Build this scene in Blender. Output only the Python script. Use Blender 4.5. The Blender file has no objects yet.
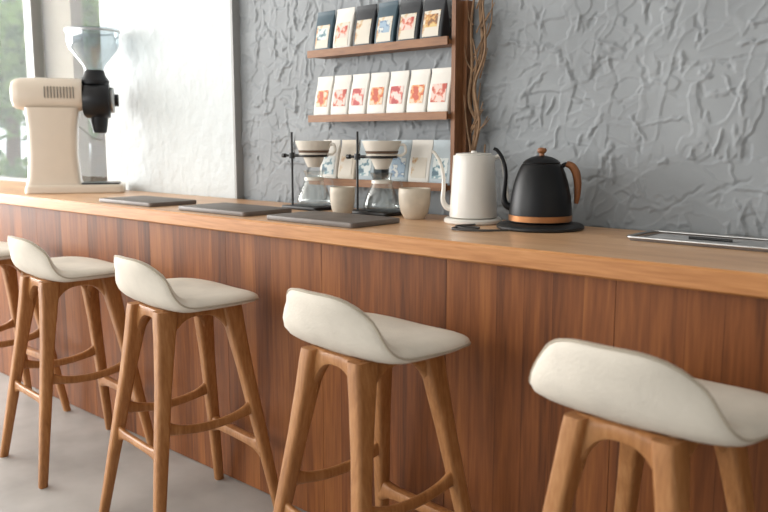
import bpy, bmesh, math, random
import numpy as np
from mathutils import Vector, Matrix
random.seed(7); rng=np.random.default_rng(11)
scene=bpy.context.scene
COL=scene.collection
scene.view_settings.view_transform='Standard'
scene.view_settings.look='None'
pi=math.pi

# ------------------------------------------------------------------ materials
def lin(c):
    return tuple((x/255/12.92 if x/255<=0.04045 else ((x/255+0.055)/1.055)**2.4) for x in c)+(1.0,)
def newmat(name):
    m=bpy.data.materials.new(name); m.use_nodes=True
    nt=m.node_tree; b=nt.nodes['Principled BSDF']
    return m,nt,b
def plain(name,c,rough=.5,metal=0,vary=.06,scale=12,bump=0,bscale=60,coat=0,spec=.5,sheen=0,bdist=.004):
    m,nt,b=newmat(name)
    tc=nt.nodes.new('ShaderNodeTexCoord'); n=nt.nodes.new('ShaderNodeTexNoise')
    n.inputs['Scale'].default_value=scale; n.inputs['Detail'].default_value=4
    nt.links.new(tc.outputs['Object'],n.inputs['Vector'])
    r=nt.nodes.new('ShaderNodeValToRGB'); L=lin(c)
    r.color_ramp.elements[0].position=.3; r.color_ramp.elements[1].position=.7
    r.color_ramp.elements[0].color=tuple(x*(1-vary) for x in L[:3])+(1,)
    r.color_ramp.elements[1].color=tuple(min(1,x*(1+vary)) for x in L[:3])+(1,)
    nt.links.new(n.outputs['Fac'],r.inputs['Fac']); nt.links.new(r.outputs['Color'],b.inputs['Base Color'])
    b.inputs['Roughness'].default_value=rough; b.inputs['Metallic'].default_value=metal
    b.inputs['Specular IOR Level'].default_value=spec
    b.inputs['Coat Weight'].default_value=coat
    b.inputs['Sheen Weight'].default_value=sheen
    if bump:
        n2=nt.nodes.new('ShaderNodeTexNoise'); n2.inputs['Scale'].default_value=bscale; n2.inputs['Detail'].default_value=5
        nt.links.new(tc.outputs['Object'],n2.inputs['Vector'])
        bp=nt.nodes.new('ShaderNodeBump'); bp.inputs['Strength'].default_value=bump; bp.inputs['Distance'].default_value=bdist
        nt.links.new(n2.outputs['Fac'],bp.inputs['Height']); nt.links.new(bp.outputs['Normal'],b.inputs['Normal'])
    return m
def wood(name,cols,stretch=(1,1,1),scale=6,rough=.45,board=None,bdark=.72,bump=.12,var=.35,spec=.4,fine=.4):
    """cols = dark, mid, light.  stretch = mapping scale (small along the grain).  board=(axis,width)"""
    m,nt,b=newmat(name); N=nt.nodes; K=nt.links
    tc=N.new('ShaderNodeTexCoord'); mp=N.new('ShaderNodeMapping'); mp.inputs['Scale'].default_value=stretch
    oi=N.new('ShaderNodeObjectInfo')
    add=N.new('ShaderNodeVectorMath'); add.operation='ADD'
    mul=N.new('ShaderNodeMath'); mul.operation='MULTIPLY'; mul.inputs[1].default_value=17.0
    K.new(oi.outputs['Random'],mul.inputs[0])
    K.new(tc.outputs['Object'],add.inputs[0]); K.new(mul.outputs[0],add.inputs[1])
    K.new(add.outputs[0],mp.inputs['Vector'])
    vec=mp.outputs['Vector']; fac_extra=None; seam=None
    if board:
        sx=N.new('ShaderNodeSeparateXYZ'); K.new(tc.outputs['Object'],sx.inputs[0])
        dv=N.new('ShaderNodeMath'); dv.operation='DIVIDE'; dv.inputs[1].default_value=board[1]; K.new(sx.outputs[board[0]],dv.inputs[0])
        fl=N.new('ShaderNodeMath'); fl.operation='FLOOR'; K.new(dv.outputs[0],fl.inputs[0])
        a2=N.new('ShaderNodeMath'); a2.operation='ADD'; K.new(fl.outputs[0],a2.inputs[0]); K.new(mul.outputs[0],a2.inputs[1])
        wn=N.new('ShaderNodeTexWhiteNoise'); wn.noise_dimensions='1D'; K.new(a2.outputs[0],wn.inputs['W'])
        fac_extra=wn.outputs['Value']
        ad=N.new('ShaderNodeVectorMath'); ad.operation='ADD'; K.new(vec,ad.inputs[0])
        sc=N.new('ShaderNodeVectorMath'); sc.operation='SCALE'; sc.inputs['Scale'].default_value=9
        K.new(wn.outputs['Color'],sc.inputs[0]); K.new(sc.outputs[0],ad.inputs[1]); vec=ad.outputs[0]
        fr=N.new('ShaderNodeMath'); fr.operation='FRACT'; K.new(dv.outputs[0],fr.inputs[0])
        lt=N.new('ShaderNodeMath'); lt.operation='LESS_THAN'; lt.inputs[1].default_value=.0018/board[1]*1.0; K.new(fr.outputs[0],lt.inputs[0]); seam=lt.outputs[0]
    n1=N.new('ShaderNodeTexNoise'); n1.inputs['Scale'].default_value=scale; n1.inputs['Detail'].default_value=7; n1.inputs['Distortion'].default_value=.8
    n1.inputs['Roughness'].default_value=.6
    K.new(vec,n1.inputs['Vector'])
    n2=N.new('ShaderNodeTexNoise'); n2.inputs['Scale'].default_value=scale*7; n2.inputs['Detail'].default_value=4
    K.new(vec,n2.inputs['Vector'])
    mx=N.new('ShaderNodeMath'); mx.operation='MULTIPLY_ADD'; mx.inputs[1].default_value=fine; K.new(n2.outputs['Fac'],mx.inputs[0])
    s1=N.new('ShaderNodeMath'); s1.operation='MULTIPLY'; s1.inputs[1].default_value=1-fine; K.new(n1.outputs['Fac'],s1.inputs[0]); K.new(s1.outputs[0],mx.inputs[2])
    f=mx.outputs[0]
    if fac_extra:
        m3=N.new('ShaderNodeMath'); m3.operation='MULTIPLY_ADD'; m3.inputs[1].default_value=var; K.new(fac_extra,m3.inputs[0])
        s3=N.new('ShaderNodeMath'); s3.operation='SUBTRACT'; s3.inputs[1].default_value=var*.5; K.new(f,s3.inputs[0]); K.new(s3.outputs[0],m3.inputs[2]); f=m3.outputs[0]
    r=N.new('ShaderNodeValToRGB'); e=r.color_ramp.elements
    e[0].position=.28; e[0].color=lin(cols[0]); e[1].position=.72; e[1].color=lin(cols[2])
    em=e.new(.5); em.color=lin(cols[1])
    K.new(f,r.inputs['Fac'])
    out=r.outputs['Color']
    if seam:
        mix=N.new('ShaderNodeMix'); mix.data_type='RGBA'; mix.blend_type='MULTIPLY'; K.new(seam,mix.inputs[0]); K.new(out,mix.inputs[6]); mix.inputs[7].default_value=(bdark*.6,bdark*.55,bdark*.5,1)
        out=mix.outputs[2]
    K.new(out,b.inputs['Base Color']); b.inputs['Roughness'].default_value=rough; b.inputs['Specular IOR Level'].default_value=spec
    bp=N.new('ShaderNodeBump'); bp.inputs['Strength'].default_value=bump; bp.inputs['Distance'].default_value=.002
    K.new(n2.outputs['Fac'],bp.inputs['Height']); K.new(bp.outputs['Normal'],b.inputs['Normal'])
    return m
def glassmat(name,tint=(1,1,1,1),gl=.12,edge=.6):
    m=bpy.data.materials.new(name); m.use_nodes=True; nt=m.node_tree; nt.nodes.clear(); N=nt.nodes; K=nt.links
    o=N.new('ShaderNodeOutputMaterial'); t=N.new('ShaderNodeBsdfTransparent'); t.inputs[0].default_value=tint
    g=N.new('ShaderNodeBsdfGlossy'); g.inputs['Roughness'].default_value=.03
    lw=N.new('ShaderNodeLayerWeight'); lw.inputs['Blend'].default_value=.25
    ma=N.new('ShaderNodeMath'); ma.operation='MULTIPLY_ADD'; ma.inputs[1].default_value=edge; ma.inputs[2].default_value=gl*.4
    K.new(lw.outputs['Facing'],ma.inputs[0])
    mx=N.new('ShaderNodeMixShader'); K.new(ma.outputs[0],mx.inputs[0]); K.new(t.outputs[0],mx.inputs[1]); K.new(g.outputs[0],mx.inputs[2]); K.new(mx.outputs[0],o.inputs[0])
    return m
def artmat(name,base,accents,scale=25,seed=0,lo=.5):
    m,nt,b=newmat(name); N=nt.nodes; K=nt.links
    tc=N.new('ShaderNodeTexCoord'); mp=N.new('ShaderNodeMapping'); mp.inputs['Location'].default_value=(seed*3.1,seed*1.7,seed)
    K.new(tc.outputs['Object'],mp.inputs[0])
    n=N.new('ShaderNodeTexNoise'); n.inputs['Scale'].default_value=scale; n.inputs['Detail'].default_value=2; K.new(mp.outputs[0],n.inputs['Vector'])
    r=N.new('ShaderNodeValToRGB'); r.color_ramp.interpolation='EASE'; e=r.color_ramp.elements
    e[0].position=0; e[0].color=lin(base); e[1].position=lo; e[1].color=lin(base)
    for i,a in enumerate(accents):
        x=e.new(min(.98,lo+.05+i*.08)); x.color=lin(a)
    K.new(n.outputs['Fac'],r.inputs['Fac']); K.new(r.outputs['Color'],b.inputs['Base Color']); b.inputs['Roughness'].default_value=.55
    return m

M_top=wood('worktop_wood',((180,134,96),(210,166,126),(226,188,152)),stretch=(.35,3,3),scale=3.2,rough=.34,board=(1,.16),var=.15,bdark=1.3)
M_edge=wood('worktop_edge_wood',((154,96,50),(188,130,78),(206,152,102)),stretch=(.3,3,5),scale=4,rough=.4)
M_panel=wood('panel_wood',((78,42,20),(124,72,36),(156,98,52)),stretch=(3.4,3.4,.20),scale=4.0,rough=.46,board=(0,.09),var=.14,bdark=1.15,spec=.28,fine=.36)
M_stool=wood('stool_wood',((130,84,44),(164,112,66),(188,138,90)),stretch=(4,4,.6),scale=5,rough=.42)
M_shelf=wood('shelf_wood',((108,72,44),(140,96,62),(162,116,78)),stretch=(.4,3,3),scale=5,rough=.5)
M_post=wood('shelf_post_wood',((96,62,38),(128,86,56),(150,104,70)),stretch=(3,3,.4),scale=5,rough=.5)
M_handle=wood('handle_wood',((106,62,34),(136,86,50),(156,104,64)),stretch=(3,3,.5),scale=9,rough=.4)
M_seat=plain('cream_upholstery',(216,208,195),.75,vary=.07,scale=10,bump=.7,bscale=160,spec=.3,bdist=.002)
M_pipe=plain('cream_piping',(172,160,142),.7,vary=.03)
M_slate=plain('slate',(108,99,93),.5,vary=.12,scale=14,bump=.15)
M_black=plain('matte_black',(20,21,22),.42,vary=.1)
M_kblack=plain('kettle_black',(13,14,17),.4,vary=.05,spec=.3)
M_white=plain('kettle_white',(226,222,214),.3,vary=.02,coat=.3)
M_ceram=plain('white_ceramic',(222,215,203),.3,vary=.03,coat=.2)
M_cup=plain('stoneware',(196,184,166),.5,vary=.08,scale=30)
M_cream=plain('cream_enamel',(214,199,182),.35,vary=.02,coat=.2)
M_steel=plain('brushed_steel',(186,186,186),.3,metal=1,vary=.05)
M_dark=plain('dark_metal',(40,40,42),.35,metal=.6,vary=.05)
M_brass=plain('copper_band',(170,116,74),.3,metal=.7,vary=.05)
M_brown=plain('brown_wrap',(96,74,58),.6,vary=.1)
M_glass=glassmat('clear_glass',(.97,.985,.98,1),.12,.42)
M_wglass=glassmat('window_glass',(.98,.99,.985,1),.02,.02)
M_hop=glassmat('hopper_plastic',(.84,.88,.9,1),.3)
M_cord=plain('cord_rubber',(70,68,66),.6)
M_twig=plain('dried_twig',(134,106,80),.8,vary=.25,scale=40,bump=.4)
M_floor=plain('concrete_floor',(164,161,157),.42,vary=.2,scale=3.0,bump=.1,bscale=25)
M_ceil=plain('ceiling_paint',(226,225,221),.8,vary=.02,scale=2)
M_plaster=plain('grey_plaster',(144,148,151),.7,vary=.12,scale=3.5,bump=.12,bscale=60)
M_pale=plain('pale_plaster',(200,206,207),.7,vary=.03,scale=3,bump=1,bscale=11,bdist=.014)
M_wall=plain('painted_wall',(205,204,200),.8,vary=.02,scale=2)
M_conc=plain('concrete_column',(120,112,101),.8,vary=.12,scale=6,bump=.3,bscale=30)
M_frame=plain('window_frame_paint',(150,150,148),.5,vary=.04)
M_ground=plain('outdoor_paving',(170,168,160),.9,vary=.15,scale=1.5)
M_bark=plain('bark',(92,78,62),.9,vary=.3,scale=8,bump=.6,bscale=30)

def leafmat():
    m,nt,b=newmat('leaf'); N=nt.nodes; K=nt.links
    g=N.new('ShaderNodeNewGeometry'); r=N.new('ShaderNodeValToRGB')
    r.color_ramp.elements[0].color=lin((58,98,52)); r.color_ramp.elements[1].color=lin((150,180,112))
    K.new(g.outputs['Random Per Island'],r.inputs['Fac']); K.new(r.outputs['Color'],b.inputs['Base Color'])
    b.inputs['Roughness'].default_value=.6
    tr=N.new('ShaderNodeBsdfTranslucent'); K.new(r.outputs['Color'],tr.inputs['Color'])
    mx=N.new('ShaderNodeMixShader'); mx.inputs[0].default_value=.5
    K.new(b.outputs[0],mx.inputs[1]); K.new(tr.outputs[0],mx.inputs[2]); K.new(mx.outputs[0],nt.nodes['Material Output'].inputs['Surface'])
    return m
M_leaf=leafmat()

# ------------------------------------------------------------------ mesh helpers (all return (verts,faces))
def merge(parts):
    V=[];F=[]
    for v,f in parts:
        o=len(V); V+= [tuple(p) for p in v]; F+=[tuple(i+o for i in q) for q in f]
    return V,F
def shift(vf,d=(0,0,0),rz=0,rx=0,ry=0):
    R=Matrix.Rotation(rz,4,'Z')@Matrix.Rotation(ry,4,'Y')@Matrix.Rotation(rx,4,'X')
    return [tuple((R@Vector(p))+Vector(d)) for p in vf[0]],vf[1]
def rings(R,cap=True,closed=False):
    n=len(R[0]); V=[p for r in R for p in r]; F=[]
    m=len(R)
    for i in range(m if closed else m-1):
        for j in range(n):
            a=i*n+j; b=i*n+(j+1)%n; c=((i+1)%m)*n+(j+1)%n; d=((i+1)%m)*n+j
            F.append((a,b,c,d))
    if cap and not closed:
        F.append(tuple(range(n))[::-1]); F.append(tuple((m-1)*n+k for k in range(n)))
    return V,F
def lathe(prof,seg=40):
    R=[[(max(r,1e-5)*math.cos(2*pi*j/seg),max(r,1e-5)*math.sin(2*pi*j/seg),z) for j in range(seg)] for r,z in prof]
    return rings(R,cap=False)
def rr(cx,cy,z,hx,hy,r,n=5):
    r=min(r,hx*.999,hy*.999); P=[]
    for k,(sx,sy) in enumerate(((1,1),(-1,1),(-1,-1),(1,-1))):
        for i in range(n+1):
            a=pi/2*k+pi/2*i/n
            P.append((cx+sx*(hx-r)+r*math.cos(a),cy+sy*(hy-r)+r*math.sin(a),z))
    return P
def rbox(w,d,h,r=.01,e=.003,z0=0):
    e=min(e,h*.45)
    S=[(0,e),(e*.3,e*.3),(e,0),(h-e,0),(h-e*.3,e*.3),(h,e)]
    return rings([rr(0,0,z0+z,w/2-i,d/2-i,r) for z,i in S])
def box(x0,x1,y0,y1,z0,z1):
    V=[(x,y,z) for z in (z0,z1) for y in (y0,y1) for x in (x0,x1)]
    return V,[(0,2,3,1),(4,5,7,6),(0,1,5,4),(2,6,7,3),(0,4,6,2),(1,3,7,5)]
def catmull(P,n=8):
    P=[Vector(p) for p in P]; Q=[P[0]*2-P[1]]+P+[P[-1]*2-P[-2]]; out=[]
    for i in range(1,len(Q)-2):
        for k in range(n):
            t=k/n; a,b,c,d=Q[i-1:i+3]
            out.append(.5*((2*b)+(-a+c)*t+(2*a-5*b+4*c-d)*t*t+(-a+3*b-3*c+d)*t**3))
    out.append(P[-1]); return out
def tube(P,rad,seg=12,ref=(0,1,0),closed=False,smooth=8,flat=1.0):
    Q=catmull(P,smooth) if smooth and not closed else [Vector(p) for p in P]
    n=len(Q); R=[]
    if not isinstance(rad,(list,tuple)): rad=[rad]*len(P)
    for i,p in enumerate(Q):
        T=(Q[(i+1)%n]-Q[i-1]) if closed else (Q[min(i+1,n-1)]-Q[max(i-1,0)])
        T.normalize(); a=Vector(ref)-T*T.dot(Vector(ref))
        if a.length<1e-4: a=Vector((1,0,.1))
        a.normalize(); b=T.cross(a)
        u=i/(n-1)*(len(rad)-1); k=min(int(u),len(rad)-2) if len(rad)>1 else 0
        r=rad[k]+(rad[k+1]-rad[k])*(u-k) if len(rad)>1 else rad[0]
        R.append([tuple(p+a*(r*flat*math.cos(2*pi*j/seg))+b*(r*math.sin(2*pi*j/seg))) for j in range(seg)])
    return rings(R,closed=closed)
def beam(p0,p1,ztop,zbot,th,n=14,ns=16,sq=4):
    p0=Vector(p0);p1=Vector(p1); d=(p1-p0).normalized(); nn=Vector((-d.y,d.x,0)); R=[]
    for i in range(n+1):
        t=-1+2*i/n; c=p0.lerp(p1,i/n); zt=ztop(t);zb=zbot(t); h=(zt-zb)/2; zc=(zt+zb)/2; T=th(t) if callable(th) else th
        ring=[]
        for j in range(ns):
            a=2*pi*j/ns; ca,sa=math.cos(a),math.sin(a); k=(abs(ca)**sq+abs(sa)**sq)**(-1/sq)
            q=Vector((c.x,c.y,0))+nn*(T/2*ca*k); ring.append((q.x,q.y,zc+h*sa*k))
        R.append(ring)
    return rings(R)

def obj(name,vf,mat,parent=None,loc=(0,0,0),rot=(0,0,0),smooth=40,doubles=True,kind=None,label=None,cat=None,group=None):
    me=bpy.data.meshes.new(name); me.from_pydata([tuple(v) for v in vf[0]],[],vf[1])
    bm=bmesh.new(); bm.from_mesh(me)
    if doubles: bmesh.ops.remove_doubles(bm,verts=bm.verts,dist=5e-5)
    bmesh.ops.recalc_face_normals(bm,faces=bm.faces); bm.to_mesh(me); bm.free()
    if smooth:
        me.polygons.foreach_set('use_smooth',[True]*len(me.polygons)); me.set_sharp_from_angle(angle=math.radians(smooth))
    mats=mat if isinstance(mat,(list,tuple)) else [mat]
    for m in mats: me.materials.append(m)
    o=bpy.data.objects.new(name,me); COL.objects.link(o); o.location=loc; o.rotation_euler=rot
    if parent: o.parent=parent
    if kind: o['kind']=kind
    if label: o['label']=label
    if cat: o['category']=cat
    if group: o['group']=group
    return o
def thing(name,label,cat,loc=(0,0,0),rz=0,group=None):
    e=bpy.data.objects.new(name,None); e.empty_display_size=.05; COL.objects.link(e); e.location=loc; e.rotation_euler=(0,0,rz)
    e['label']=label; e['category']=cat
    if group: e['group']=group
    return e
def dup(root,loc,rz,label=None):
    KIDS={}
    for x in list(bpy.data.objects):
        if x.parent: KIDS.setdefault(x.parent.name,[]).append(x)
    def cp(o,par):
        c=o.copy(); COL.objects.link(c)
        if par: c.parent=par; c.matrix_parent_inverse=o.matrix_parent_inverse.copy()
        for ch in KIDS.get(o.name,[]): cp(ch,c)
        return c
    c=cp(root,None); c.location=loc; c.rotation_euler=(0,0,rz)
    if label: c['label']=label
    return c

H=1.356; CT=1.0685; WY=2.50
# ------------------------------------------------------------------ room shell
def struct(name,vf,mat,**k): return obj(name,vf,mat,kind='structure',**k)
struct('floor',box(-8,2.6,-3.6,2.7,-.1,0),M_floor,smooth=0)
struct('ceiling',box(-8,2.6,-3.6,2.7,3.2,3.3),M_ceil,smooth=0)
# textured grey plaster wall : trowelled relief as real geometry
def vnoise(x,z,cell,seed):
    r=np.random.default_rng(seed); T=r.random((256,256))
    u=x/cell+100; v=z/cell+100; i=np.floor(u).astype(int); j=np.floor(v).astype(int); fu=u-i; fv=v-j
    fu=fu*fu*(3-2*fu); fv=fv*fv*(3-2*fv); i0=i%256;i1=(i+1)%256;j0=j%256;j1=(j+1)%256
    return (T[j0,i0]*(1-fu)+T[j0,i1]*fu)*(1-fv)+(T[j1,i0]*(1-fu)+T[j1,i1]*fu)*fv
def fbm(x,z,cell,seed,o=3,g=.5):
    s=0;w=0
    for k in range(o): s=s+vnoise(x,z,cell/2**k,seed+k)*g**k; w+=g**k
    return s/w
def sstep(x,a,b):
    t=np.clip((x-a)/(b-a),0,1); return t*t*(3-2*t)
def plaster(x0,x1,z0,z1,stp):
    nx=int((x1-x0)/stp)+1; nz=int((z1-z0)/stp)+1
    gx,gz=np.meshgrid(np.linspace(x0,x1,nx),np.linspace(z0,z1,nz))
    Hh=.004*(fbm(gx,gz,.3,90,2)-.5)
    # broad coats pulled flat by the trowel; each island ends in one crisp broken edge
    for k,(ang,cx,cz,th,amp) in enumerate(((.12,.22,.075,.50,.0050),(-.30,.17,.060,.55,.0048),(1.40,.20,.055,.57,.0052),(.55,.12,.045,.60,.0040))):
        u=np.cos(ang)*gx+np.sin(ang)*gz; v=-np.sin(ang)*gx+np.cos(ang)*gz
        wu=u+.05*(fbm(gx,gz,.08,40+k*5,2)-.5); wv=v+.03*(fbm(gx,gz,.06,60+k*5,2)-.5)
        n=fbm(wu/cx,wv/cz,1.0,10+k*7,3,.38)
        m=sstep(n,th-.010,th+.010)
        lift=np.clip((n-th)/.12,0,1)      # thins out away from the lip
        Hh=Hh*(1-.6*m)+amp*m*(1-.45*lift)
    # chunky burrs and scraped gaps left where the trowel lifted
    rg=fbm(gx,gz,.020,5,2)-.5
    for k in range(420):
        cx=rng.uniform(x0,x1); cz=rng.uniform(z0,z1); L=rng.uniform(.015,.085); W=rng.uniform(.006,.013); a=rng.normal(1.5,.4) if rng.random()<.62 else rng.normal(.1,.3); R=L+.04
        i0=max(0,int((cx-R-x0)/stp)); i1=min(nx,int((cx+R-x0)/stp)+1); j0=max(0,int((cz-R-z0)/stp)); j1=min(nz,int((cz+R-z0)/stp)+1)
        if i1<=i0 or j1<=j0: continue
        X=gx[j0:j1,i0:i1]-cx; Z=gz[j0:j1,i0:i1]-cz
        u=(np.cos(a)*X+np.sin(a)*Z)/L; v=(-np.sin(a)*X+np.cos(a)*Z)/W+rg[j0:j1,i0:i1]*2.5
        h=sstep(1-np.abs(v),0,.8)*np.clip((1-np.abs(u))*3,0,1)*rng.uniform(.003,.008)
        Hh[j0:j1,i0:i1]+= h if rng.random()<.6 else -h*.7
    Hh=np.clip(Hh,-.006,.014)
    P=np.pad(Hh,1,mode='edge'); S=(P[1:-1,1:-1]*8+P[:-2,1:-1]+P[2:,1:-1]+P[1:-1,:-2]+P[1:-1,2:])/12
    return gx,gz,S
def gridmesh(gx,gz,Y):
    nz,nx=gx.shape
    V=np.stack([gx.ravel(),Y.ravel(),gz.ravel()],1)
    idx=np.arange(nz*nx).reshape(nz,nx)
    F=np.stack([idx[:-1,:-1].ravel(),idx[:-1,1:].ravel(),idx[1:,1:].ravel(),idx[1:,:-1].ravel()],1)
    return V,F
PX1,PZ1=-.3,2.25
gx,gz,Hh=plaster(-3.21,PX1,1.05,PZ1,.0040)
V,F=gridmesh(gx,gz,WY-.001-Hh)
me=bpy.data.meshes.new('wall_back'); nv=len(V)
bv,bf=merge([box(-3.21,2.5,WY+.014,WY+.15,0,3.2),box(PX1,2.5,WY-.003,WY+.02,0,3.2),box(-3.21,PX1,WY-.003,WY+.02,0,1.05),box(-3.21,PX1,WY-.003,WY+.02,PZ1,3.2)])
allv=[tuple(p) for p in V.tolist()]+bv; allf=[tuple(p) for p in F.tolist()]+[tuple(i+nv for i in q) for q in bf]
me.from_pydata(allv,[],allf); me.materials.append(M_plaster)
me.polygons.foreach_set('use_smooth',[True]*len(F)+[False]*len(bf))
o=bpy.data.objects.new('wall_back',me); COL.objects.link(o); o['kind']='structure'
struct('wall_back_end',box(-4.45,-3.21,WY-.045,WY+.15,0,3.2),M_pale,smooth=0)
struct('trim_1',box(-3.214,-3.198,WY-.049,WY+.01,CT,3.2),M_frame,smooth=0)
# window zone
struct('wall_back_sill',box(-8,-4.45,WY-.02,WY+.15,0,CT-.03),M_wall,smooth=0)
struct('wall_back_column',box(-5.44,-5.0,WY+.06,WY+.14,0,3.2),M_conc,smooth=0)
win=obj('window_1',merge([box(-5.47,-5.36,WY-.03,WY+.05,CT-.03,3.2),box(-8,-5.47,WY-.02,WY+.05,CT-.03,CT+.02),box(-8,-7.94,WY-.02,WY+.05,CT+.02,3.2),
     box(-4.48,-4.45,WY-.03,WY+.05,CT-.03,3.2),box(-7.94,-4.48,WY-.02,WY+.05,3.12,3.2)]),M_frame,smooth=0,kind='structure')
obj('window_pane',box(-7.94,-4.48,WY+.005,WY+.013,CT+.02,3.12),M_wglass,parent=win,smooth=0)
struct('wall_left',merge([box(-8.15,-8,-3.6,2.65,0,.5),box(-8.15,-8,-3.6,2.65,2.9,3.2),box(-8.15,-8,-3.6,-3.0,.5,2.9),box(-8.15,-8,2.3,2.65,.5,2.9)]),M_wall,smooth=0)
w2=obj('window_2',merge([box(-8.12,-8.03,-3.0,2.3,.5,.56),box(-8.12,-8.03,-3.0,2.3,2.84,2.9)]+[box(-8.12,-8.03,y,y+.06,.56,2.84) for y in (-3.0,-1.25,.5,2.24)]),M_frame,smooth=0,kind='structure')
struct('wall_front',merge([box(-8,2.6,-3.75,-3.6,0,.4),box(-8,2.6,-3.75,-3.6,2.9,3.2),box(-8,-7.4,-3.75,-3.6,.4,2.9),box(1.9,2.6,-3.75,-3.6,.4,2.9)]),M_wall,smooth=0)
w3=obj('window_3',merge([box(-7.4,1.9,-3.72,-3.63,.4,.46),box(-7.4,1.9,-3.72,-3.63,2.84,2.9)]+[box(x,x+.06,-3.72,-3.63,.46,2.84) for x in (-7.4,-5.1,-2.8,-.5,1.84)]),M_frame,smooth=0,kind='structure')
struct('wall_right',box(2.6,2.75,-3.6,2.65,0,3.2),M_wall,smooth=0)

# ------------------------------------------------------------------ bar counter
wt=rings([[ (x,y,z) for (y,z) in ((1.826,CT-.055),(1.820,CT-.050),(1.820,CT-.006),(1.826,CT),(WY-.052,CT),(WY-.052,CT-.055))] for x in (-6.4,2.3)])
wo=obj('bar_worktop',wt,[M_top,M_edge],smooth=0,label='thick light-brown wooden worktop running along the plaster wall',cat='counter')
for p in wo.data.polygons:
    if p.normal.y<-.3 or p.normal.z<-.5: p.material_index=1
cb=thing('bar_counter_base','warm brown wooden bar front with upright boards','counter',(-2.0,1.87,0))
obj('carcass',box(-4.3,4.2,.022,.52,0,CT-.056),M_post,parent=cb,smooth=0)
x=-4.3
while x<4.15:
    p=obj('front_panel',box(.0008,.5392,0,.02,.004,CT-.056),M_panel,parent=cb,loc=(x,0,0),smooth=0)
    x+=.54
# ------------------------------------------------------------------ stool
def legc(sx,sy,z):
    t=z/.80; return (sx*(.218-.122*t),sy*(.240-.120*t))
def make_stool(loc,rz):
    st=thing('bar_stool','wooden bar stool with cream curved-back seat at the counter','stool',loc,rz,'bar stools along the counter')
    W=.254; Tn=.023; F0=.305; YF=.226
    def surf(U,Vv):
        e=.050+.176*max(0,1-abs(U)**3.7)
        Lt=F0+e; s=(1-Vv)/2*Lt
        r=.105; am=1.22
        if s<=F0: y=YF-s; z=0
        else:
            a=(s-F0)/r
            if a<=am: y=YF-F0-r*math.sin(a); z=r*(1-math.cos(a))
            else:
                y=YF-F0-r*math.sin(am)-(a-am)*r*math.cos(am); z=r*(1-math.cos(am))+(a-am)*r*math.sin(am)
        k=max(0,min(1,z/.1))
        w=W*(1-.08*max(0,Vv))
        y+=.075*U*U*k
        z+=.014*U*U - .012*max(0,Vv)**3
        return Vector((U*w,y,z+.812))
    def pt(r,th):
        c,s=math.cos(th),math.sin(th); n=3.2
        k=(abs(c)**n+abs(s)**n)**(-1/n); return surf(r*c*k,r*s*k)
    def nrm(r,th):
        c,s=math.cos(th),math.sin(th); n=3.2; k=(abs(c)**n+abs(s)**n)**(-1/n); U,Vv=r*c*k,r*s*k; h=.01
        a=surf(U+h,Vv)-surf(U-h,Vv); b=surf(U,Vv+h)-surf(U,Vv-h); q=a.cross(b); q.normalize(); return q
    NR=[.0001,.15,.3,.45,.6,.72,.82,.9,.95,.98,.995,1.0]; NT=72
    R=[]
    for side in (1,-1):
        seq=NR if side==1 else NR[::-1][1:]
        for r in seq:
            T=Tn*math.sqrt(max(0,1-r**7))*side
            if side==1: T*=1.15
            R.append([tuple(pt(r,2*pi*j/NT)+nrm(min(r,.985),2*pi*j/NT)*T) for j in range(NT)])
    seat=obj('seat',rings(R,cap=False),M_seat,parent=st,smooth=80)
    obj('piping',tube([pt(1.0,2*pi*j/144)+nrm(.985,2*pi*j/144)*-.004 for j in range(144)],.0030,seg=8,ref=(0,0,1),closed=True),M_pipe,parent=seat,smooth=60)
    for sx in (-1,1):
        for sy in (-1,1):
            R=[]
            for z,a,b in ((0,.0145,.0155),(.004,.016,.017),(.15,.0175,.019),(.33,.020,.022),(.55,.022,.025),(.70,.024,.032),(.77,.024,.038),(.795,.024,.038)):
                c=legc(sx,sy,z); R.append(rr(c[0],c[1],z,a,b,.011,4))
            obj('leg',rings(R),M_stool,parent=st,smooth=50)
    tp=lambda t:.797
    bt=lambda t:.797-(.034+.10*abs(t)**2.8)
    for sy in (-1,1):
        a=legc(-1,sy,.77); b=legc(1,sy,.77); obj('apron',beam((a[0],a[1],0),(b[0],b[1],0),tp,bt,.032),M_stool,parent=st,smooth=50)
    for sx in (-1,1):
        a=legc(sx,-1,.77); b=legc(sx,1,.77); obj('apron',beam((a[0],a[1],0),(b[0],b[1],0),tp,bt,.032),M_stool,parent=st,smooth=50)
    def stretch(name,A,B,z,hh,th,up=.022,dn=.03,sag=0):
        zt=lambda t: z+hh+up*abs(t)**6+sag*t*t
        zb=lambda t: z-hh-dn*abs(t)**5+sag*t*t
        obj(name,beam((A[0],A[1],0),(B[0],B[1],0),zt,zb,th,n=20),M_stool,parent=st,smooth=50)
    stretch('stretcher',legc(-1,-1,.33),legc(1,-1,.33),.325,.014,.020)
    for sx in (-1,1): stretch('stretcher',legc(sx,-1,.42),legc(sx,1,.42),.385,.015,.020,up=.03,dn=.01,sag=.03)
    stretch('footrest',legc(-1,1,.27),legc(1,1,.27),.265,.017,.036)
    return st
STOOLS=[(-1.465,1.572,-5),(-4.02,1.575,0),(-3.205,1.572,-4),(-2.365,1.572,-6),(-.660,1.572,-4)]
s0=make_stool((STOOLS[0][0],STOOLS[0][1],0),math.radians(STOOLS[0][2]))
for s in STOOLS[1:]: dup(s0,(s[0],s[1],0),math.radians(s[2]))

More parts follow.
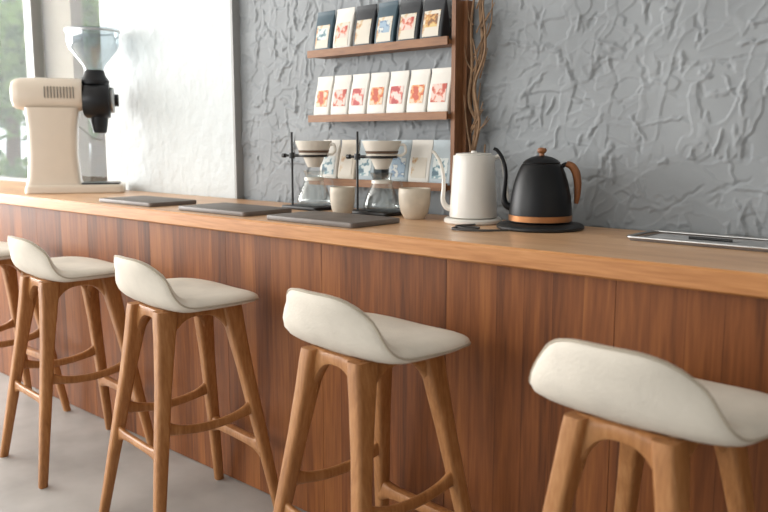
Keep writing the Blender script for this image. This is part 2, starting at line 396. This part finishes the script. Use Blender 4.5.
# ------------------------------------------------------------------ wall shelf + coffee packs
SX0,SX1,SY0=-2.59,-1.838,WY-.118
sh=thing('wall_shelf','brown wooden wall shelf with three tiers holding coffee packs','shelf',(0,0,0))
TIERS=(1.185,1.451,1.721)
for z in TIERS:
    b=obj('shelf_board',merge([box(SX0,SX1,SY0,WY-.014,z-.016,z),box(SX0,SX1,SY0-.006,SY0+.004,z-.020,z+.010)]),M_shelf,parent=sh,smooth=0)
obj('side_panel',merge([box(SX1,SX1+.018,SY0+.02,WY-.014,CT+.001,1.862),box(SX1+.018,SX1+.035,WY-.05,WY-.014,CT+.001,1.862)]),M_post,parent=sh,smooth=0)
def pouch(w,h,d):
    R=[]
    for t in (0,.02,.12,.35,.6,.8,.9,.93,1.0):
        dd=d*(.94 if t<.01 else 1.0)*max(.07,(1-max(0,t-.2)/.72)**.75 if t<.92 else .07)
        bow=1+.02*math.sin(pi*t)
        R.append(rr(0,d*.08*t,t*h,w/2*bow*(.98 if t==0 else 1),dd/2,.006,3))
    return rings(R)
def pack(X,z,w,h,body,label_m,lab,grp,rz=0,d=.055,lz=(.22,.80),lw=.78,second=None):
    t=thing('coffee_pack',lab,'coffee bag',(X,WY-.072,z+.0015),rz,grp)
    obj('pouch',pouch(w,h,d),body,parent=t,smooth=35)
    def yf(zz):
        tt=zz/h; dd=d*max(.07,(1-max(0,tt-.2)/.72)**.75); return d*.08*tt-dd/2-.0012
    def lab_mesh(z0,z1,ww,off=0):
        V=[];F=[];n=8
        for i in range(n+1):
            zz=h*(z0+(z1-z0)*i/n)
            V+=[(-ww/2,yf(zz)-off,zz),(ww/2,yf(zz)-off,zz)]
        for i in range(n): F.append((2*i,2*i+1,2*i+3,2*i+2))
        return V,F
    obj('label',lab_mesh(lz[0],lz[1],w*lw),label_m,parent=t,smooth=30)
    if second: obj('label',lab_mesh(second[0],second[1],w*second[3],.0006),second[2],parent=t,smooth=30)
    return t
B_black=plain('pouch_black',(40,43,48),.5); B_navy=plain('pouch_navy',(54,78,90),.5); B_white=plain('pouch_white',(224,220,212),.55,vary=.02)
B_grey=plain('pouch_bluegrey',(172,184,190),.5); B_kraft=plain('pouch_cream',(212,202,186),.6)
A_cream=artmat('label_cream',(214,206,192),((206,184,150),(190,140,104)),30,1,.55)
A_teal=artmat('label_teal',(210,216,214),((130,160,168),(84,110,124)),34,2,.5)
A_red=artmat('label_red',(222,196,186),((210,132,112),(178,74,62)),34,3,.46)
A_blue=artmat('label_blue',(150,172,190),((104,130,160),(204,206,200)),34,4,.5)
A_yel=artmat('label_yellow',(212,186,126),((198,144,84),(128,92,64)),34,5,.5)
A_or=artmat('label_orange',(224,196,172),((220,152,98),(190,88,66)),34,6,.45)
A_pink=artmat('label_pink',(224,198,190),((214,136,124),(176,72,72)),34,7,.46)
row1=[(B_navy,A_teal,'dark teal'),(B_white,A_red,'white'),(B_black,A_cream,'black'),(B_navy,A_blue,'dark teal'),(B_black,A_red,'black'),(B_black,A_yel,'black')]
for i,(b,a,n) in enumerate(row1):
    pack(-2.528+i*.118,TIERS[2],.106,.172,b,A_cream,n+' coffee pouch with pale label, upper shelf','coffee packs on the upper shelf',rz=random.uniform(-.06,.06),lz=(.10,.66),lw=.74,second=(.30,.58,a,.56))
for i in range(7):
    a=(A_or,A_red,A_pink,A_or,A_pink,A_or,A_red)[i]
    pack(-2.535+i*.1055,TIERS[1],.100,.172,B_white,a,'white coffee pouch with red-orange label, middle shelf','coffee packs on the middle shelf',rz=random.uniform(-.06,.06),lz=(.26,.66),lw=.70)
for i,X in enumerate((-2.50,-2.39,-2.28,-2.10,-1.995,-1.89)):
    pack(X,TIERS[0],.1,.17,(B_white,B_kraft,B_grey,B_grey,B_white,B_grey)[i],(A_teal,A_cream,A_teal,A_blue,A_cream,A_teal)[i],('white','cream','blue-grey','blue-grey','white','blue-grey')[i]+' coffee pouch with pale label, lower shelf','coffee packs on the lower shelf',rz=random.uniform(-.06,.06),lz=(.14,.6),lw=.7)

tw=[(-1.765,WY-.05,CT+.003),(-1.745,WY-.04,1.18),(-1.772,WY-.045,1.30),(-1.752,WY-.05,1.42),(-1.775,WY-.04,1.56),(-1.738,WY-.045,1.70),(-1.752,WY-.04,1.84),(-1.715,WY-.05,2.0),(-1.73,WY-.04,2.15)]
stems=[tube(tw,[.010,.0095,.009,.0085,.008,.007,.0065,.005,.004],seg=8),
    tube([tw[3],(-1.79,WY-.05,1.50),(-1.775,WY-.055,1.62),(-1.785,WY-.05,1.78),(-1.76,WY-.05,1.95)],[.007,.0065,.006,.005,.003],seg=7),
    tube([tw[2],(-1.735,WY-.06,1.42),(-1.755,WY-.065,1.55),(-1.715,WY-.06,1.68),(-1.73,WY-.06,1.85)],[.006,.0055,.005,.005,.003],seg=7),
    tube([tw[0],(-1.79,WY-.065,1.18),(-1.765,WY-.07,1.30),(-1.79,WY-.06,1.40),(-1.80,WY-.07,1.52)],[.006,.005,.004,.003,.002],seg=7),
    tube([tw[5],(-1.70,WY-.05,1.76),(-1.69,WY-.055,1.86)],[.004,.003,.002],seg=7),
    tube([tw[4],(-1.745,WY-.07,1.64),(-1.76,WY-.075,1.72)],[.004,.003,.002],seg=7),
    tube([tw[1],(-1.72,WY-.05,1.24),(-1.715,WY-.05,1.34)],[.005,.004,.003],seg=7)]
rs=random.Random(3)
for k in range(22):
    z=rs.uniform(1.2,1.85); X=-1.76+rs.uniform(-.02,.02); dx=rs.uniform(-.035,.07); dz=rs.uniform(.04,.11)
    stems.append(tube([(X,WY-.05,z),(X+dx*.6,WY-.06,z+dz*.4),(X+dx,WY-.055,z+dz)],[.0034,.0025,.0014],seg=6,smooth=4))
obj('dried_branch',merge(stems),M_twig,label='dried brown branch standing against the plaster wall',cat='branch')

# ------------------------------------------------------------------ slate mats
for i,(X,Y) in enumerate(((-3.28,2.0),(-2.63,2.0),(-2.045,1.985))):
    obj('serving_slab',rbox(.44,.245,.018,.012,.003),M_slate,loc=(X,Y,CT+.0005),label='flat dark grey slab lying on the wooden worktop',cat='serving board',group='dark slabs on the worktop')

# ------------------------------------------------------------------ pour-over stands
def stand(X,Y):
    t=thing('drip_stand','black metal pour-over stand with ring arm on the worktop','coffee stand',(X,Y,CT+.0005),0,'pour-over stands')
    obj('base',rbox(.215,.145,.014,.012,.003),M_black,parent=t,loc=(0,0,0))
    obj('rod',tube([(-.088,-.02,.012),(-.088,-.02,.32)],.0048,seg=14,smooth=0,ref=(1,0,0)),M_black,parent=t,smooth=60)
    obj('clamp',merge([shift(lathe([(0,-.012),(.012,-.012),(.013,0),(.012,.012),(0,.012)],20),(-.088,-.02,.222)),
        tube([(-.122,-.03,.222),(-.088,-.02,.222)],.005,seg=10,smooth=0,ref=(0,0,1)),shift(lathe([(0,-.01),(.009,-.008),(.009,.008),(0,.01)],16),(-.125,-.031,.222),ry=pi/2)]),M_black,parent=t,smooth=40)
    ring=[(.015+.057*math.cos(2*pi*j/48),.01+.057*math.sin(2*pi*j/48),.222) for j in range(48)]
    obj('ring_arm',merge([tube(ring,.005,seg=8,ref=(0,0,1),closed=True),tube([(-.088,-.02,.222),(-.040,-.005,.222)],.006,seg=10,smooth=0,ref=(0,0,1))]),M_black,parent=t,smooth=60)
    d=thing('coffee_dripper','white ceramic cone dripper held in a black ring','dripper',(X+.015,Y+.01,CT+.2275),.4,'ceramic drippers')
    obj('cone',lathe([(.022,-.052),(.026,-.052),(.034,-.035),(.048,-.001),(.062,.0),(.063,.004),(.058,.007),(.068,.030),(.076,.052),(.0765,.056),(.074,.057),(.064,.028),(.045,-.01),(.024,-.045),(.022,-.052)],48),M_ceram,parent=d,smooth=35)
    obj('band',lathe([(.0595,.008),(.0612,.008),(.0652,.018),(.0635,.018),(.0595,.008)],48),M_brown,parent=d,smooth=60)
    obj('handle',tube([(.072,0,.042),(.092,0,.040),(.096,0,.015),(.080,0,.002),(.062,0,.002)],.0055,seg=10),M_ceram,parent=d,smooth=60)
    c=thing('coffee_server','clear glass coffee server beneath the dripper','carafe',(X+.015,Y+.01,CT+.015),.5,'glass coffee servers')
    S=[(0,.001),(.058,.001),(.068,.006),(.071,.016),(.067,.035),(.052,.070),(.038,.098),(.034,.108),(.036,.120),(.044,.138),(.0455,.1385),(.0425,.137),(.0345,.120),(.0325,.108),(.0365,.098),(.050,.070),(.065,.035),(.069,.016),(.066,.008),(.057,.004),(0,.004)]
    obj('glass_body',lathe([(r*1.04,z*1.06) for r,z in S],48),M_glass,parent=c,smooth=60)
    obj('collar',lathe([(.0365,.106),(.041,.106),(.0405,.118),(.038,.119),(.0365,.106)],40),M_ceram,parent=c,smooth=40)
    obj('handle',tube([(.038,0,.112),(.062,0,.118),(.080,0,.100),(.080,0,.065),(.066,0,.040)],.005,seg=10),M_glass,parent=c,smooth=60)
stand(-2.490,2.29); stand(-2.115,2.30)

def cup(X,Y,r,h,lab):
    obj('ceramic_cup',lathe([(0,.0),(r*.62,.0),(r*.66,.004),(r*.86,h*.22),(r*.97,h*.5),(r,h*.8),(r*.985,h*.99),(r*.97,h),(r*.94,h*.985),(r*.93,h*.5),(r*.8,h*.2),(r*.5,.012),(0,.010)],44),M_cup,loc=(X,Y,CT+.0005),smooth=50,label=lab,cat='cup',group='stoneware cups')
cup(-2.172,2.165,.048,.110,'tall beige stoneware cup beside the drip stand'); cup(-1.89,2.258,.059,.112,'rounded beige stoneware cup next to the white kettle')

# ------------------------------------------------------------------ white kettle
wk=thing('gooseneck_kettle','white gooseneck kettle with slim loop handle on a round base','kettle',(-1.645,2.285,CT+.0195),math.radians(34))
obj('body',lathe([(0,0),(.078,0),(.083,.003),(.083,.010),(.081,.05),(.077,.12),(.073,.19),(.072,.212),(.070,.216),(.062,.217),(0,.217)],56),M_white,parent=wk,smooth=40)
lid=obj('lid',lathe([(0,.0),(.063,.0),(.064,.003),(.059,.006),(.02,.008),(0,.008)],48),M_white,parent=wk,loc=(0,0,.217),smooth=40)
obj('knob',lathe([(0,.008),(.010,.008),(.010,.012),(.008,.014),(0,.0145)],24),M_white,parent=lid,smooth=40)
obj('spout',tube([(-.074,0,.030),(-.094,0,.036),(-.106,0,.060),(-.104,0,.105),(-.106,0,.150),(-.118,0,.192),(-.136,0,.222),(-.148,0,.230)],[.0125,.0105,.0085,.007,.0062,.0056,.0052,.005],seg=14),M_white,parent=wk,smooth=60)
obj('handle',tube([(.068,0,.205),(.088,0,.212),(.102,0,.196),(.106,0,.160),(.112,0,.115),(.118,0,.078),(.120,0,.060)],[.007,.008,.0085,.008,.0075,.006,.004],seg=12,flat=1.3),M_white,parent=wk,smooth=60)
kb=obj('kettle_base',lathe([(0,0),(.098,0),(.102,.004),(.102,.012),(.096,.018),(0,.018)],56),M_white,loc=(-1.645,2.285,CT+.0005),smooth=40,label='round white power base under the white kettle',cat='kettle base')
# black kettle
BX=-1.375
bk=thing('gooseneck_kettle','matte black gooseneck kettle with wooden handle and copper band','kettle',(BX,2.285,CT+.0215),math.radians(30))
obj('body',lathe([(0,0),(.096,0),(.101,.004),(.1015,.028),(.100,.050),(.096,.085),(.088,.125),(.077,.160),(.067,.182),(.063,.188),(.060,.190),(0,.190)],64),M_kblack,parent=bk,smooth=40)
obj('band',lathe([(.1012,.005),(.1030,.006),(.1030,.024),(.1012,.025)],64),M_brass,parent=bk,smooth=40)
lid=obj('lid',lathe([(0,0),(.059,0),(.060,.004),(.052,.012),(.034,.021),(.014,.026),(0,.026)],48),M_kblack,parent=bk,loc=(0,0,.190),smooth=45)
obj('knob',lathe([(0,.025),(.009,.025),(.008,.033),(.014,.037),(.0155,.044),(.012,.050),(0,.052)],28),M_handle,parent=lid,smooth=45)
obj('spout',tube([(-.092,0,.045),(-.112,0,.055),(-.120,0,.080),(-.117,0,.125),(-.116,0,.165),(-.126,0,.205),(-.144,0,.232),(-.156,0,.238)],[.0135,.0115,.0095,.008,.007,.0062,.0058,.0055],seg=14),M_kblack,parent=bk,smooth=60)
obj('handle_bracket',tube([(.062,0,.178),(.074,0,.188),(.086,0,.187)],[.008,.007,.007],seg=10),M_kblack,parent=bk,smooth=60)
obj('handle',tube([(.078,0,.190),(.096,0,.182),(.110,0,.160),(.116,0,.125),(.116,0,.090),(.113,0,.062)],[.010,.0125,.0135,.0125,.0105,.007],seg=14,flat=1.15),M_handle,parent=bk,smooth=60)
obj('kettle_base',merge([lathe([(0,0),(.136,0),(.142,.004),(.142,.010),(.134,.0165),(.108,.019),(.105,.021),(0,.021)],64)]),M_black,loc=(BX,2.285,CT+.0003),smooth=40,label='round black power base under the black kettle',cat='kettle base')
obj('power_cord',tube([(-1.575,2.20,CT+.005),(-1.60,2.13,CT+.0045),(-1.545,2.085,CT+.0045),(-1.50,2.10,CT+.0045),(-1.52,2.14,CT+.0045),(-1.57,2.115,CT+.0045),(-1.555,2.05,CT+.0045),(-1.47,2.06,CT+.0045),(-1.42,2.11,CT+.0045),(-1.40,2.140,CT+.0045)],.0035,seg=8,ref=(0,0,1)),M_cord,smooth=60,label='thin grey cord looped on the worktop between the kettles',cat='cable')

# ------------------------------------------------------------------ tray with paper and pen
tr=thing('metal_tray','shallow metal tray with raised rim on the worktop','tray',(-.755,2.275,CT+.0005),0)
obj('pan',rbox(.53,.19,.006,.015,.002),M_slate,parent=tr)
obj('rim',tube(rr(0,0,.010,.268,.098,.018,6),.0045,seg=8,ref=(0,0,1),closed=True),M_steel,parent=tr,smooth=60)
obj('paper_sheet',rbox(.44,.15,.0015,.003,.0004),plain('pale_grey_card',(176,176,178),.5),loc=(-.765,2.275,CT+.0072),rot=(0,0,.02),label='grey printed card lying in the metal tray',cat='card')
pen=thing('pen','slim dark pen with steel tip resting in the tray','pen',(-.80,2.255,CT+.0135),.03)
obj('barrel',tube([(-.07,0,0),(.05,0,0)],.0042,seg=12,smooth=0,ref=(0,0,1)),M_black,parent=pen,smooth=60)
obj('tip',tube([(.05,0,0),(.07,0,0)],[.004,.001],seg=12,smooth=2,ref=(0,0,1)),M_steel,parent=pen,smooth=60)

# ------------------------------------------------------------------ coffee grinder
gr=thing('coffee_grinder','large cream coffee grinder with clear funnel hopper on the worktop','coffee grinder',(-4.275,2.150,CT+.0005),math.radians(58))
obj('base',rings([rr(.02,0,z,.255-i,.125-i,.03) for z,i in ((0,.004),(.004,0),(.030,0),(.040,.004),(.045,.012))]),M_cream,parent=gr,smooth=40)
obj('base_tray',rings([rr(.15,0,z,.10-i,.095-i,.02) for z,i in ((.0455,0),(.052,0),(.054,.004))]),M_dark,parent=gr,smooth=40)
R=[]
for z,a,b,hy in ((.044,-.235,.055,.095),(.07,-.225,.045,.088),(.20,-.215,.035,.082),(.35,-.212,.040,.082),(.46,-.22,.055,.088)):
    R.append(rr((a+b)/2,0,z,(b-a)/2,hy,.035))
obj('body',rings(R),M_cream,parent=gr,smooth=40)
def xl(prof,seg=48,sq=2.6):
    R=[]
    for x,r in prof:
        ring=[]
        for j in range(seg):
            a=2*pi*j/seg; c,s=math.cos(a),math.sin(a); k=(abs(c)**sq+abs(s)**sq)**(-1/sq); ring.append((x,r*c*k,r*s*k))
        R.append(ring)
    return rings(R)
obj('motor_housing',shift(xl([(-.285,.05),(-.28,.066),(-.265,.078),(-.235,.086),(-.16,.089),(0,.089),(.06,.089),(.075,.084)]),(0,0,.532)),M_cream,parent=gr,smooth=40)
obj('vent',merge([shift(tube([(x,-.0905,-.03),(x,-.0915,0),(x,-.0905,.03)],.0028,seg=6,smooth=2,ref=(1,0,0)),(0,0,.54)) for x in np.arange(-.11,.05,.016)]),plain('vent_grey',(120,112,102),.6),parent=gr,smooth=0)
obj('grinding_head',merge([shift(xl([(.075,.084),(.09,.098),(.16,.105),(.20,.103),(.215,.095),(.22,.03)],sq=2),(0,0,.505)),
   shift(xl([(.215,.034),(.26,.034),(.262,.028)],sq=2),(0,0,.505))]),M_dark,parent=gr,smooth=40)
obj('dial',shift(xl([(.218,.070),(.232,.073),(.24,.065)],sq=2),(0,0,.505)),M_steel,parent=gr,smooth=40)
obj('spout',merge([shift(lathe([(.03,0),(.036,.002),(.046,.06),(.05,.10),(.04,.10),(.03,0)],28),(.155,0,.325))]),M_dark,parent=gr,smooth=40)
obj('bag_clamp',tube([(.05,-.03,.36),(.12,-.05,.30),(.17,-.04,.285)],.005,seg=8),M_steel,parent=gr,smooth=60)
obj('hopper_collar',shift(lathe([(0,0),(.075,0),(.078,.02),(.060,.045),(.052,.075),(0,.075)],40),(.14,0,.590)),M_dark,parent=gr,smooth=40)
obj('hopper',shift(lathe([(.046,0),(.050,.0),(.060,.03),(.125,.11),(.137,.14),(.140,.215),(.137,.215),(.134,.14),(.122,.112),(.056,.03),(.046,0)],56),(.14,0,.663)),M_hop,parent=gr,smooth=40)
obj('hopper_lid',shift(lathe([(0,.008),(.10,.010),(.143,.006),(.145,0),(.145,-.012),(.141,-.012)],56),(.14,0,.88)),M_hop,parent=gr,smooth=40)
obj('hopper_rim',shift(lathe([(.141,-.006),(.1455,-.006),(.1455,.004),(.141,.004),(.141,-.006)],56),(.14,0,.872)),M_steel,parent=gr,smooth=40)

# ------------------------------------------------------------------ outdoors
struct('ground',box(-40,20,2.9,40,-.3,-.15),M_ground,smooth=0)
def leaves(c,rad,n,size):
    V=[];F=[]
    for i in range(n):
        while True:
            p=np.array([random.uniform(-1,1) for _ in range(3)])
            q=np.linalg.norm(p)
            if q<1: break
        p=p*(.55+.45*math.sin(7*p[0]+3*p[2]+5*p[1])**2)
        P=Vector((c[0]+p[0]*rad[0],c[1]+p[1]*rad[1],c[2]+p[2]*rad[2]))
        a=Vector((random.gauss(0,1),random.gauss(0,1),random.gauss(0,1))).normalized(); b=a.orthogonal().normalized()
        s=size*random.uniform(.6,1.3); o=len(V)
        V+=[tuple(P-a*s),tuple(P+b*s*.4),tuple(P+a*s),tuple(P-b*s*.4)]; F.append((o,o+1,o+2,o+3))
    return V,F
def tree(X,Y,hh,r,n,lab):
    t=thing('tree',lab,'tree',(X,Y,-.15))
    obj('trunk',merge([tube([(0,0,0),(.1,0,hh*.4),(0,.1,hh*.8),(.05,0,hh*1.1)],[.16,.13,.09,.04],seg=10),
        tube([(.05,.02,hh*.5),(.5,.1,hh*.8),(.9,.1,hh*1.05)],[.07,.05,.02],seg=8),tube([(.05,.02,hh*.55),(-.5,-.2,hh*.85),(-.8,-.2,hh*1.1)],[.07,.05,.02],seg=8)]),M_bark,parent=t,smooth=60)
    f=obj('foliage',leaves((0,0,hh),(r,r,r*.85),n,.11),M_leaf,parent=t,smooth=0,doubles=False); f['kind']='stuff'
tree(-14.8,6.3,3.0,1.9,4200,'leafy green tree standing outside the window')
tree(-9.9,5.3,2.6,1.35,3800,'smaller green tree growing outside the window')
f=obj('shrub',leaves((-12.4,4.9,.7),(1.6,.5,.55),2200,.08),M_leaf,smooth=0,doubles=False,label='low green shrub growing outside the window',cat='shrub')
f['kind']='stuff'

# ------------------------------------------------------------------ light
w=bpy.data.worlds.new('World'); scene.world=w; w.use_nodes=True
bg=w.node_tree.nodes['Background']; bg.inputs[0].default_value=(.94,.975,1,1); bg.inputs[1].default_value=1.2
def area(name,loc,rot,sx,sy,pw,col=(1,1,1)):
    l=bpy.data.lights.new(name,'AREA'); l.shape='RECTANGLE'; l.size=sx; l.size_y=sy; l.energy=pw; l.color=col
    o=bpy.data.objects.new(name,l); COL.objects.link(o); o.location=loc; o.rotation_euler=rot; return o
area('added_daylight_front',(-4.7,-3.58,2.1),(math.radians(80),0,0),5.2,1.5,125,(1,.975,.93))  # area lamp added behind the camera, stands in for daylight from unseen windows
area('added_daylight_left',(-7.97,-.35,1.8),(pi/2,0,-pi/2),5.2,2.1,480,(1,.985,.965))  # added area lamp by the unseen left wall opening, main daylight stand-in

# ------------------------------------------------------------------ camera
cd=bpy.data.cameras.new('camera'); cam=bpy.data.objects.new('camera',cd); COL.objects.link(cam)
cd.sensor_width=36; cd.lens=37.5; cam.location=(0,0,H); cam.rotation_euler=(math.radians(81.75),0,math.radians(42.12))
cd.dof.use_dof=True; cd.dof.focus_distance=2.75; cd.dof.aperture_fstop=2.8
cd.clip_start=.05
scene.camera=cam
